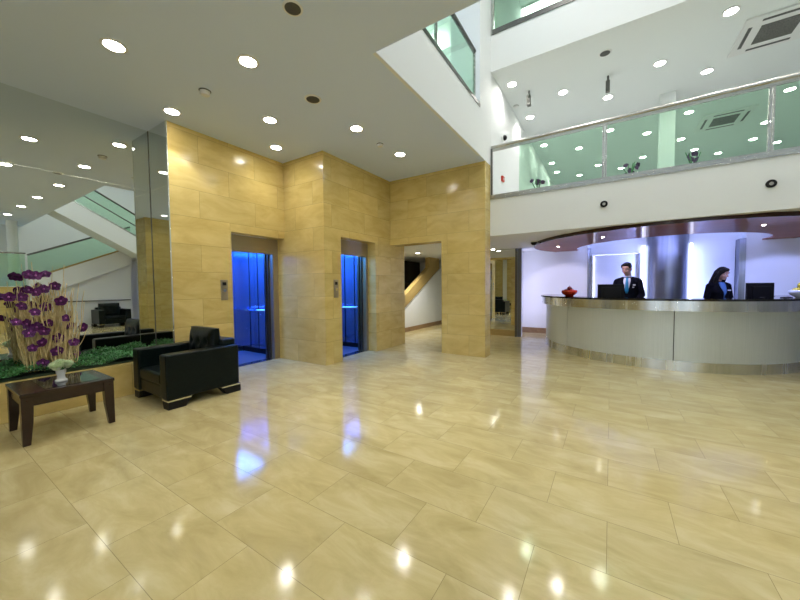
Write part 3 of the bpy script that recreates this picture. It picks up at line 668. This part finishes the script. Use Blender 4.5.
# ------------------------------------------------------------------ people
def person(name, label, loc, rz, H, woman, head_yaw, head_pitch):
    t = thing(name, label, 'person', loc, rz)
    s = H/1.80
    def V(x, y, z): return (x*s, y*s, z*s)
    Wd = .92 if woman else 1.0
    pivot = Vector(V(0, .01, 1.50))
    HM = Matrix.Translation(pivot) @ Matrix.Rotation(head_yaw, 4, 'Z') @ Matrix.Rotation(head_pitch, 4, 'X') @ Matrix.Translation(-pivot)
    def remesh(o, vox, it=4, f=.5):
        r = o.modifiers.new('remesh', 'REMESH'); r.mode = 'VOXEL'; r.voxel_size = vox; r.use_smooth_shade = True
        q = o.modifiers.new('smooth', 'SMOOTH'); q.factor = f; q.iterations = it
        return o
    rings_t = [(.86,.150,.105,.0),(.98,.160,.110,0),(1.08,.145,.10,0),(1.20,.150,.108,0),(1.32,.172,.118,.0),(1.40,.166,.108,.0),(1.46,.120,.084,.005),(1.50,.085,.065,.01)]
    if woman: rings_t = [(.86,.165,.11,0),(.97,.168,.112,0),(1.08,.128,.092,0),(1.20,.138,.105,-.008),(1.29,.155,.128,-.014),(1.38,.150,.102,0),(1.45,.108,.078,.005),(1.50,.07,.058,.01)]
    def torso(g, inf=0, zmin=0, zmax=9):
        rs = []
        for z, rx, ry, cy in rings_t:
            if z < zmin or z > zmax: continue
            rs.append([V((rx+inf)*math.cos(a), cy+(ry+inf)*math.sin(a), z) for a in [2*PI*k/28 for k in range(28)]])
        g.rings(rs); return g
    sh = .182*Wd
    arms = []
    for q in (-1, 1):
        arms.append(((q*sh, .0, 1.43), (q*(sh+.055), .0, 1.15), (q*.155, -.235, .965), q))
    # body: one continuous surface
    g = G(); torso(g)
    g.cap(V(0,.012,1.45), V(0,-.004,1.60), .056*s*Wd, .052*s*Wd)
    for a, b, c, q in arms:
        g.cap(V(a[0]*.93, a[1], a[2]-.045), V(*b), .046*s*Wd, .038*s*Wd); g.cap(V(*b), V(*c), .038*s*Wd, .027*s*Wd)
        # hand: palm and five fingers curled over the desk edge
        w = Vector(V(*c)); d = Vector((-.05*q, -.80, -.45)).normalized(); side = Vector((q, -.05, 0)).normalized(); nrm = d.cross(side)*(-q)
        pc = w + d*.05*s
        g.ball(pc, (.040*s,.052*s,.020*s), 14, 10, Matrix.Rotation(math.radians(-28), 3, 'X'))
        g.cap(w, pc, .024*s, .028*s)
        for i, ln in enumerate((.068,.078,.073,.056)):
            o0 = pc + d*.036*s + side*(.030-.020*i)*s*(-1)
            k1 = o0 + (d*.9)*ln*.5*s; k2 = k1 + (d*.75 + Vector((0,0,-.55))).normalized()*ln*.5*s
            g.cap(o0, k1, .0092*s, .0085*s, 10); g.cap(k1, k2, .0085*s, .0072*s, 10)
        th = pc - d*.022*s - side*.030*s
        g.cap(th, th + (d*.6 - side*.75).normalized()*.036*s, .012*s, .010*s, 10)
        th2 = th + (d*.6 - side*.75).normalized()*.036*s
        g.cap(th2, th2 + (d*.95 - side*.25).normalized()*.030*s, .010*s, .0085*s, 10)
    for q in (-1, 1):
        g.cap(V(q*.085,0,.90), V(q*.095,-.005,.50), .085*s, .055*s); g.cap(V(q*.095,-.005,.50), V(q*.10,.01,.09), .054*s, .036*s)
        g.cap(V(q*.10,.02,.045), V(q*.11,-.13,.035), .038*s, .030*s)
    hd = G()
    hd.ball(V(0,.004,1.695), (.077*s*Wd,.094*s,.100*s), 20, 14); hd.ball(V(0,-.022,1.635), (.060*s*Wd,.070*s,.078*s), 18, 12)
    hd.ball(V(0,-.066,1.588), (.028*s,.024*s,.022*s), 12, 8)
    hd.cap(V(0,-.090,1.690), V(0,-.112,1.653), .009*s, .0145*s, 10)
    for q in (-1, 1):
        hd.ball(V(q*.0145,-.100,1.650), (.010*s,.012*s,.009*s), 10, 8)
        hd.ball(V(q*.079*Wd,.012,1.668), (.011*s,.024*s,.034*s), 12, 8)
        hd.ball(V(q*.031,-.081,1.716), (.024*s,.014*s,.010*s), 10, 8)
        hd.ball(V(q*.045,-.066,1.645), (.017*s,.018*s,.020*s), 10, 8)
    g.add(hd, HM)
    remesh(obj('body', g, M['skin'], t, local=True, smooth=True), .0060*s, 5)
    for q in (-1, 1):
        e = G().ball(V(q*.033,-.0775,1.692), (.0125*s,.0105*s,.0075*s), 12, 8); e.bm.transform(HM); eo = obj('eye', e, M['eye'], t, local=True, smooth=True)
        e = G().ball(V(q*.033,-.0855,1.6905), (.0056*s,.0036*s,.0052*s), 10, 8); e.bm.transform(HM); obj('iris', e, M['iris'], eo, local=True, smooth=True)
        e = G().cap(V(q*.018,-.0945,1.722), V(q*.046,-.0815,1.724), .0042*s, .003*s, 8); e.bm.transform(HM); obj('eyebrow', e, M['hair'], t, local=True, smooth=True)
    e = G().cap(V(-.019,-.086,1.618), V(.019,-.086,1.618), .006*s, .006*s, 8); e.bm.transform(HM); obj('lips', e, M['lips'], t, local=True, smooth=True)
    # hair
    e = G()
    if not woman:
        e.ball(V(0,.020,1.722), (.085*s,.094*s,.090*s), 20, 14); e.ball(V(0,-.040,1.775), (.060*s,.046*s,.026*s), 16, 10); e.ball(V(0,.055,1.66), (.070*s,.052*s,.07*s), 16, 10)
        for q in (-1, 1): e.ball(V(q*.070,-.018,1.735), (.016*s,.040*s,.05*s), 12, 8)
    else:
        e.ball(V(0,.018,1.715), (.086*s,.100*s,.098*s), 20, 14); e.ball(V(.0,-.030,1.768), (.066*s,.052*s,.038*s), 16, 10)
        e.cap(V(0,.075,1.68), V(0,.085,1.43), .070*s, .075*s)
        for q in (-1, 1):
            e.cap(V(q*.078,-.01,1.735), V(q*.088,.0,1.58), .026*s, .036*s); e.cap(V(q*.088,.0,1.58), V(q*.085,-.015,1.42), .040*s, .036*s)
    e.bm.transform(HM); remesh(obj('hair', e, M['hair'], t, local=True, smooth=True), .008*s, 4)
    # clothes
    sm = M['blacksuit'] if woman else M['suit']
    e = torso(G(), .020)
    for a, b, c, q in arms:
        e.ball(V(a[0]*.95,a[1],a[2]-.012), (.068*s*Wd,.066*s,.058*s), 14, 10); e.cap(V(a[0]*.92,a[1],a[2]-.005), V(a[0]*.30,.012,1.485), .058*s, .038*s)
        cc = Vector(V(*b)).lerp(Vector(V(*c)), .94)
        e.cap(V(a[0],a[1],a[2]-.02), V(*b), .062*s*Wd, .055*s*Wd); e.cap(V(*b), cc, .056*s*Wd, .042*s*Wd)
    if woman: e.cap(V(0,.02,1.44), V(0,.02,1.50), .075*s, .066*s)
    jk = remesh(obj('jacket', e, sm, t, local=True, smooth=True), .009*s, 4)
    e = G()
    for q in (-1, 1):
        e.cap(V(q*.085,0,.88), V(q*.095,-.002,.50), .098*s, .072*s); e.cap(V(q*.095,-.002,.50), V(q*.10,.01,.10), .070*s, .058*s)
    e.ball(V(0,0,.92), (.168*s,.122*s,.11*s), 18, 10)
    remesh(obj('trousers', e, sm, t, local=True, smooth=True), .010*s, 3)
    for q in (-1, 1):
        e = G().cap(V(q*.10,.02,.048), V(q*.11,-.15,.042), .048*s, .042*s); e.box(*[v*s for v in (q*.105-.042, q*.105+.042, -.19, .065, 0, .03)])
        obj('shoe', e, M['shoe'], t, local=True, smooth='auto')
    def front(z, x, off):
        for k in range(len(rings_t)-1):
            a, b = rings_t[k], rings_t[k+1]
            if a[0] <= z <= b[0]:
                f = (z-a[0])/(b[0]-a[0]); rx = a[1]+(b[1]-a[1])*f; ry = a[2]+(b[2]-a[2])*f; cy = a[3]+(b[3]-a[3])*f; break
        rx += .02; ry += .02
        return V(x, cy - ry*math.sqrt(max(0, 1-(x/rx)**2)) - off, z)
    def patch(pts_l, pts_r, zs, off, th, nx=6):
        vs, fs = [], []
        for z, l, r in zip(zs, pts_l, pts_r):
            for d in (0, th):
                for k in range(nx+1): vs.append(front(z, l+(r-l)*k/nx, off-d))
        row = 2*(nx+1)
        for j in range(len(zs)-1):
            for k in range(nx):
                a = j*row+k; fs.append((a,a+1,a+row+1,a+row)); b2 = a+nx+1; fs.append((b2,b2+row,b2+row+1,b2+1))
            for k in (0, nx): a = j*row+k; fs.append((a,a+row,a+row+nx+1,a+nx+1))
        for j in (0, len(zs)-1):
            for k in range(nx): a = j*row+k; fs.append((a,a+1,a+nx+2,a+nx+1))
        return G().faces(vs, fs)
    zs = [1.49,1.46,1.42,1.36,1.30,1.24,1.18]
    if not woman:
        wv = [.050,.060,.062,.052,.040,.026,.006]
        obj('shirt_front', patch([-w for w in wv], wv, zs, .010, .014), M['shirt'], t, local=True, smooth=True)
        tw = [.022,.020,.022,.026,.030,.033,.016]
        obj('tie', patch([-w for w in tw], tw, zs, .017, .008, 4), M['tie'], t, local=True, smooth=True)
        e = G().tube([V(.064*math.cos(a), .008+.064*math.sin(a), 1.515-.018*abs(math.sin(a/2+PI/4))*0) for a in [2*PI*k/24 for k in range(24)]], .016*s, 8, loop=True)
        obj('collar', e, M['shirt'], t, local=True, smooth=True)
        for q in (-1, 1):
            lw = [.030,.045,.058,.055,.046,.034,.016]
            L_ = [q*w for w in wv]; R_ = [q*(w+x) for w, x in zip(wv, lw)]
            obj('lapel', patch(L_, R_, zs, .016, .012, 4), sm, t, local=True, smooth=True)
        b = front(1.345, .105, .012); obj('name_badge', G().box(b[0]-.034*s, b[0]+.034*s, b[1]-.006, b[1]+.008, b[2]-.012*s, b[2]+.012*s), M['mark'], t, local=True)
        b = front(1.30, .105, .012); obj('pocket_pin', G().box(b[0]-.014*s, b[0]+.014*s, b[1]-.006, b[1]+.008, b[2]-.009*s, b[2]+.009*s), M['mark'], t, local=True)
    else:
        wv = [.045,.055,.055,.042,.026,.012,.003]
        obj('blouse', patch([-w for w in wv], wv, zs, .010, .014), M['blouse'], t, local=True, smooth=True)
        b = front(1.33, .09, .012); obj('name_badge', G().box(b[0]-.03*s, b[0]+.03*s, b[1]-.006, b[1]+.008, b[2]-.011*s, b[2]+.011*s), M['mark'], t, local=True)
    return t
person('person', 'man in navy suit and blue tie standing behind the counter looking down', (.285, 8.02, 0), math.radians(-8), 1.79, False, math.radians(-16), math.radians(16))
person('person', 'dark-haired woman in black jacket behind the counter facing right', (1.69, 8.36, 0), math.radians(26), 1.66, True, math.radians(16), math.radians(20))

# ------------------------------------------------------------------ planter, hedge, orchid stand
o = struct('trim_6', G().box(XM, -5.13, -3.0, 2.11, 0, .40), M['wall'], bevel=.006)
vs, fs = [], []
def hz(x, y):
    u = (x + 5.43)/.23
    return .435 + .075*max(0, 1-u*u)**.5*(.75+.25*math.sin(9*u)) + .02*math.sin(7*y+3*u) + .015*math.sin(17*y)
for k in range(9000):
    x = random.uniform(-5.63, -5.23); y = random.uniform(-1.2, 2.03); z = hz(x, y) + random.uniform(-.035,.02)
    r = random.uniform(.010, .020); a = random.uniform(0, 6.28); b = random.uniform(.1, 1.2)
    d = Vector((math.cos(a)*math.cos(b), math.sin(a)*math.cos(b), math.sin(b))); sd = Vector((-math.sin(a), math.cos(a), random.uniform(-.4,.4))); p = Vector((x, y, z))
    n = len(vs); vs += [tuple(p), tuple(p+d*r+sd*r*.55), tuple(p+d*r*2), tuple(p+d*r-sd*r*.55)]; fs.append((n,n+1,n+2,n+3))
hd = thing('hedge', 'low clipped green box hedge in the planter along the mirror', 'plant', (-5.405, .5, .40))
obj('foliage', G().faces(vs, fs), M['leaf'], hd, kind='stuff')
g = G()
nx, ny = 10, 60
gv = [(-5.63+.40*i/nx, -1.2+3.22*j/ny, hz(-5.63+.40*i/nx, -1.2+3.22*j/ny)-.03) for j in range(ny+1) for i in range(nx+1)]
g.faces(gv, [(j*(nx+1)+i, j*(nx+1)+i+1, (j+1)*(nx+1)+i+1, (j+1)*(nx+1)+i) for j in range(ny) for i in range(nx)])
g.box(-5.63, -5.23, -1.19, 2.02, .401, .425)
obj('inner_mass', g, M['leaf_shade'], hd)

oa = thing('orchid_arrangement', 'tall bundle of golden willow branches with purple orchids in the hedge', 'flower arrangement', (-5.42, .97, .42))
g = G()
for k in range(170):
    u = random.uniform(-1, 1); y0 = .97 + .20*u; x0 = -5.42 + random.uniform(-.10,.10)
    top = (random.uniform(1.0, 1.5) if k % 3 else random.uniform(.7,1.2)) * (1-.08*abs(u)); y1 = y0 + random.uniform(-.07,.07)+.02*u; x1 = x0 + random.uniform(-.07,.09)
    ph, ph2 = random.uniform(0,6.28), random.uniform(0,6.28); fq = random.uniform(9, 16); am = random.uniform(.006, .018)
    pts = []
    for i in range(22):
        f = i/21; z = .44 + (top-.44)*f
        pts.append((x0+(x1-x0)*f+am*math.sin(fq*z+ph), y0+(y1-y0)*f+am*math.sin(fq*z*1.13+ph2), z))
    r = random.uniform(.004,.008)
    g.tube(pts, [r*(1-.55*i/21) for i in range(22)], 5)
obj('branches', g, M['branch'], oa, smooth=True)
g = G()
for y1, z1, bow in ((1.24,1.42,.1),(1.28,1.2,.16),(.74,1.45,-.1),(1.12,1.64,.04),(.86,1.66,-.03),(1.3,.9,.14)):
    pts = [(-5.40+.03*math.sin(5*f), .97+(y1-.97)*f+bow*math.sin(PI*f)*.5, .44+(z1-.44)*f) for f in [i/20 for i in range(21)]]
    g.tube(pts, .003, 5)
obj('thin_twig', g, M['branch'], oa)
FL = [(9,297),(21.5,297),(29,290),(36,292),(44,289),(61,301),(46,307),(35,312),(16,322),(27,324),(37,327),(49,323),(44,331),(66,318),(70,326),(83,327.5),(58,338),(42,342.5),(32.5,348),(57,351),(74,342),(75,354),(43,363),(22,306),(45.5,274),(29,274.5),(36,275.5),(55,286),(29,333)]
f_, yaw_, pit_, rol_ = 327.553, -5.71801837e-01, 4.14311669e-02, 9.04925332e-03
cy_, sy_, cp_, sp_, cr_, sr_ = math.cos(yaw_), math.sin(yaw_), math.cos(pit_), math.sin(pit_), math.cos(rol_), math.sin(rol_)
FW = Vector((sy_*cp_, cy_*cp_, -sp_)); RT = Vector((cy_, -sy_, 0)); DN = FW.cross(RT)
CR = RT*cr_ + DN*sr_; CD = -RT*sr_ + DN*cr_
CAMP = Vector((0,0,1.35))
for px, py in FL:      # spray positions around the bundle
    v = CR*((px-400)/f_) + CD*((py-300)/f_) + FW
    x = -5.33 + random.uniform(-.07, .10); p = CAMP + v*((x-0)/v.x)
    fo = obj('orchid_flower', flower_g(random.uniform(.042,.060), tuple(p), random.uniform(1.0,2.2), random.uniform(-.5,.3)), M['orchid'], oa)
    obj('lip', G().ball((p.x+.012, p.y-.004, p.z), (.010,.009,.011), 8, 6), M['orchid_lip'], fo, smooth=True)

# ------------------------------------------------------------------ table and vase
tb = thing('coffee_table', 'square dark mahogany coffee table beside the hedge planter', 'table', (-4.52, .872, 0))
tx0, tx1, ty0, ty1 = -4.845, -4.205, .555, 1.19
g = G(); g.box(tx0, tx1, ty0, ty1, .425, .455)
obj('tabletop', g, M['wood'], tb, bevel=.004)
obj('glass_inset', G().box(tx0+.07, tx1-.07, ty0+.16, ty1-.09, .4545, .4575), M['inset'], tb, label='dark glossy glass inset')
g = G(); g.box(tx0+.03,tx1-.03,ty0+.022,ty0+.045,.335,.425); g.box(tx0+.03,tx1-.03,ty1-.045,ty1-.022,.335,.425)
g.box(tx0+.022,tx0+.045,ty0+.03,ty1-.03,.335,.425); g.box(tx1-.045,tx1-.022,ty0+.03,ty1-.03,.335,.425)
obj('apron', g, M['wood'], tb)
for sx, x in ((1, tx0),(-1, tx1)):
    for sy, y in ((1, ty0),(-1, ty1)):
        a, b = .075, .048
        rs = []
        for w, z in ((b,0),(a*.92,.2),(a,.34),(a,.425)):
            xs = sorted((x+sx*.006, x+sx*(.006+w))); ys = sorted((y+sy*.006, y+sy*(.006+w)))
            rs.append([(xs[0],ys[0],z),(xs[1],ys[0],z),(xs[1],ys[1],z),(xs[0],ys[1],z)])
        obj('leg', G().rings(rs), M['wood'], tb, bevel=.003)
vx, vy, vz = -4.50, .868, .4575
vs_ = thing('flower_vase', 'white pedestal vase with pale green chrysanthemums on the coffee table', 'vase', (vx, vy, vz))
obj('vase', G().lathe([(.001,0),(.044,0),(.046,.012),(.030,.03),(.027,.055),(.036,.085),(.038,.115),(.032,.115),(.03,.09),(.001,.088)], (vx,vy,vz), 28), M['ceramic'], vs_, smooth='auto')
def mum(c, R):
    g = G()
    for k in range(150):
        th = math.acos(1-1.15*(k+.5)/150); ph = k*2.399963
        n = Vector((math.sin(th)*math.cos(ph), math.sin(th)*math.sin(ph), math.cos(th)*.75))
        p = Vector(c) + n*R*.55; q = Vector(c) + n*R; s_ = n.cross(Vector((0,0,1)));
        if s_.length < 1e-3: s_ = Vector((1,0,0))
        s_.normalize(); w = R*.16; m_ = p.lerp(q, .6)
        up_ = n.cross(s_)*.0
        g.faces([tuple(p), tuple(m_+s_*w), tuple(q+Vector((0,0,R*.08))), tuple(m_-s_*w)], [(0,1,2,3)])
    g.ball(c, R*.68, 12, 8); return g
for dx, dy, dz, r in ((-.045,-.03,.150,.052),(.04,-.035,.150,.054),(0,.045,.155,.055),(0,-.005,.175,.054)):
    obj('blossom', mum((vx+dx, vy+dy, vz+dz), r), M['mum'], vs_)
g = G()
for k in range(8):
    a = k*.785; g.tube([(vx,vy,vz+.10),(vx+.04*math.cos(a),vy+.04*math.sin(a),vz+.135)], .004, 5)
obj('stem', g, M['leaf'], vs_)

# ------------------------------------------------------------------ armchairs
def armchair(label, loc, rz):
    t = thing('armchair', label, 'armchair', loc, rz)
    W, D = .46, .43
    for s in (-1, 1):
        x0, x1 = sorted((s*W, s*(W-.17)))
        obj('arm', G().box(x0, x1, -D, D-.02, .105, .612), M['leather'], t, bevel=.022, local=True, segs=3)
    obj('seat_base', G().box(-W+.168, W-.168, -D+.02, D-.05, .105, .25), M['leather'], t, bevel=.015, local=True)
    obj('seat_cushion', G().box(-W+.172, W-.172, -D+.005, D-.20, .25, .385), M['leather'], t, bevel=.035, local=True, segs=4)
    obj('back_frame', G().box(-W+.10, W-.10, D-.19, D, .105, .69), M['leather'], t, bevel=.03, local=True, segs=3)
    g = G(); n = 14
    # tufted back cushion
    rs = []
    for j in range(n+1):
        v = j/n; row = []
        for i in range(2*n+1):
            u = i/(2*n); e = (1-(2*u-1)**8)*(1-(2*v-1)**6)
            pu = -.055*e
            for bu, bv in ((.2,.62),(.5,.62),(.8,.62),(.35,.35),(.65,.35)):
                pu += .035*math.exp(-(((u-bu)/.055)**2+((v-bv)/.085)**2))
            row.append((-.30+.60*u, D-.24+pu-.05*(1-v)*.6, .36+.47*v))
        for i in range(2*n, -1, -1):
            u = i/(2*n); e = (1-(2*u-1)**8)*(1-(2*v-1)**6)
            row.append((-.30+.60*u, D-.18+.045*e*(v > .55), .36+.47*v))
        rs.append(row)
    g.rings(rs)
    bc = obj('back_cushion', g, M['leather'], t, smooth='auto', local=True)
    g = G()
    for bu, bv in ((.2,.62),(.5,.62),(.8,.62),(.35,.35),(.65,.35)):
        g.ball((-.30+.60*bu, D-.24-.020-.05*(1-bv)*.6, .36+.47*bv), (.012,.007,.012), 10, 6)
    obj('button', g, M['leather'], bc, local=True, smooth=True)
    for sx in (-1, 1):
        for sy in (-1, 1):
            x0, x1 = sorted((sx*W, sx*(W-.15))); y0, y1 = sorted((sy*(D-.01), sy*(D-.25)))
            xi = x1 if sx < 0 else x0
            yi = y1 if sy < 0 else y0
            lo = [(x0 if sx<0 else x0+.03, y0 if sy<0 else y0+.06), (x1-.03 if sx<0 else x1, y0 if sy<0 else y0+.06), (x1-.03 if sx<0 else x1, y1-.06 if sy<0 else y1), (x0 if sx<0 else x0+.03, y1-.06 if sy<0 else y1)]
            hi = [(x0,y0),(x1,y0),(x1,y1),(x0,y1)]
            f = obj('foot', G().rings([[(a,b,0) for a,b in lo],[(a,b,.088) for a,b in hi]]), M['black'], t, local=True)
            obj('chrome_strip', G().box(x0-.003, x1+.003, y0-.003, y1+.003, .088, .105), M['chrome'], f, local=True)
    return t
armchair('black leather armchair with chrome-trimmed feet in front of the left elevator', (-4.55, 2.03, 0), 0)
ch = armchair('black leather armchair seen only in the mirror beneath the stair', (4.02, 4.35, 0), math.radians(-90))

# ------------------------------------------------------------------ stair on the right, seen in the mirror
st = thing('staircase', 'white staircase with green glass balustrades seen in the wall mirror', 'staircase', (4.6, 3.5, 0))
def flight(x0, x1, yA, zA, yB, zB, n, glass_x, name):
    ru = (yB-yA)/n; ri = (zB-zA)/n; s = 1 if yB > yA else -1
    g = G()
    for k in range(n):
        ys = sorted((yA+ru*k, yA+ru*(k+1))); g.box(x0+.02, x1-.02, ys[0], ys[1], zA+ri*k-.0, zA+ri*(k+1))
    g.prism([(yA,zA-.38),(yB,zB-.38),(yB,zB),(yA,zA)], x0+.02, x1-.02, 'x')
    obj(name+'_steps', g, M['white'], st)
    g = G().prism([(yA,zA-.42),(yB,zB-.42),(yB,zB+.22),(yA,zA+.22)], glass_x-.02, glass_x+.02, 'x'); obj(name+'_stringer', g, M['white'], st)
    g = G().prism([(yA,zA+.22),(yB,zB+.22),(yB,zB+.28),(yA,zA+.28)], glass_x-.025, glass_x+.025, 'x'); obj(name+'_edge_trim', g, M['gold_trim'] if name == 'lower' else M['steel'], st)
    g = G().prism([(yA,zA+.28),(yB,zB+.28),(yB,zB+1.0),(yA,zA+1.0)], glass_x-.006, glass_x+.006, 'x'); obj(name+'_glass', g, M['glass'], st)
    g = G().tube([(glass_x,yA,zA+1.03),(glass_x,yB,zB+1.03)], .03, 8); 
    if name == 'upper': g.tube([(glass_x-.02,yA,zA+.62),(glass_x-.02,yB,zB+.62)], .02, 8)
    obj(name+'_handrail', g, M['dark_steel'], st, smooth=True)
flight(4.6, 5.7, 2.45, 1.45, 5.2, 2.75, 8, 4.6, 'lower')
flight(3.5, 4.55, 5.2, 2.95, 2.66, 4.40, 9, 3.5, 'upper')
g = G(); g.box(3.5, 6.5, 5.2, 6.2, 2.60, 2.95); obj('upper_landing', g, M['white'], st)
g = G(); g.box(4.6, 6.5, .9, 2.45, 0, 1.45); obj('lower_landing', g, M['wall'], st)
for k in range(1): pass
g = G()
for k in range(8): g.box(5.0, 6.4, .9-.3*(k+1), .9-.3*k, 0, 1.45-.18*(k+1) if 1.45-.18*(k+1) > .05 else .05)
obj('bottom_steps', g, M['wall'], st)
g = G(); g.box(4.64, 4.65, .95, 2.4, 1.47, 2.5)
obj('landing_glass', g, M['glass'], st)
g = G().tube([(4.645,.95,2.53),(4.645,2.42,2.53)], .025, 8); obj('landing_handrail', g, M['dark_steel'], st)
struct('wall_under_stair', G().prism([(2.45,0),(5.2,0),(5.2,2.30),(2.45,1.0)], 4.72, 4.8, 'x'), M['white'])
h = obj('wall_handrail', G().tube([(4.66,3.1,.92),(4.66,5.15,.92)], .02, 8), M['dark_steel'], smooth=True)
tag(recentre(h, (4.66, 4.1, .92)), 'dark straight wall handrail under the stair seen in the mirror', 'handrail')
o = obj('round_column', G().tube([(5.3,2.25,1.45),(5.3,2.25,CZ)], .13, 24), M['white'], smooth='auto')
tag(recentre(o, (5.3,2.25,1.45)), 'slim white round column on the landing seen in the mirror', 'column')

# ------------------------------------------------------------------ world, camera, view
w = bpy.data.worlds.new('world'); sc.world = w; w.use_nodes = True
bg = w.node_tree.nodes['Background']; bg.inputs[0].default_value = (.80,.90,1,1); bg.inputs[1].default_value = 1.4
cam = bpy.data.cameras.new('camera'); cam.sensor_width = 36; cam.lens = f_/800*36; cam.clip_start = .02; cam.clip_end = 200
co = bpy.data.objects.new('camera', cam); COL.objects.link(co)
R3 = Matrix((CR, -CD, -FW)).transposed()
co.matrix_world = Matrix.Translation(CAMP) @ R3.to_4x4()
sc.camera = co
sc.view_settings.view_transform = 'Standard'; sc.view_settings.look = 'None'; sc.view_settings.gamma = 1
sc.view_settings.use_curve_mapping = False; sc.view_settings.exposure = 0.0
sc.cycles.max_bounces = 10; sc.cycles.diffuse_bounces = 5; sc.cycles.glossy_bounces = 6; sc.cycles.transparent_max_bounces = 16
sc.cycles.sample_clamp_indirect = 8.0
sc.cycles.use_denoising = True
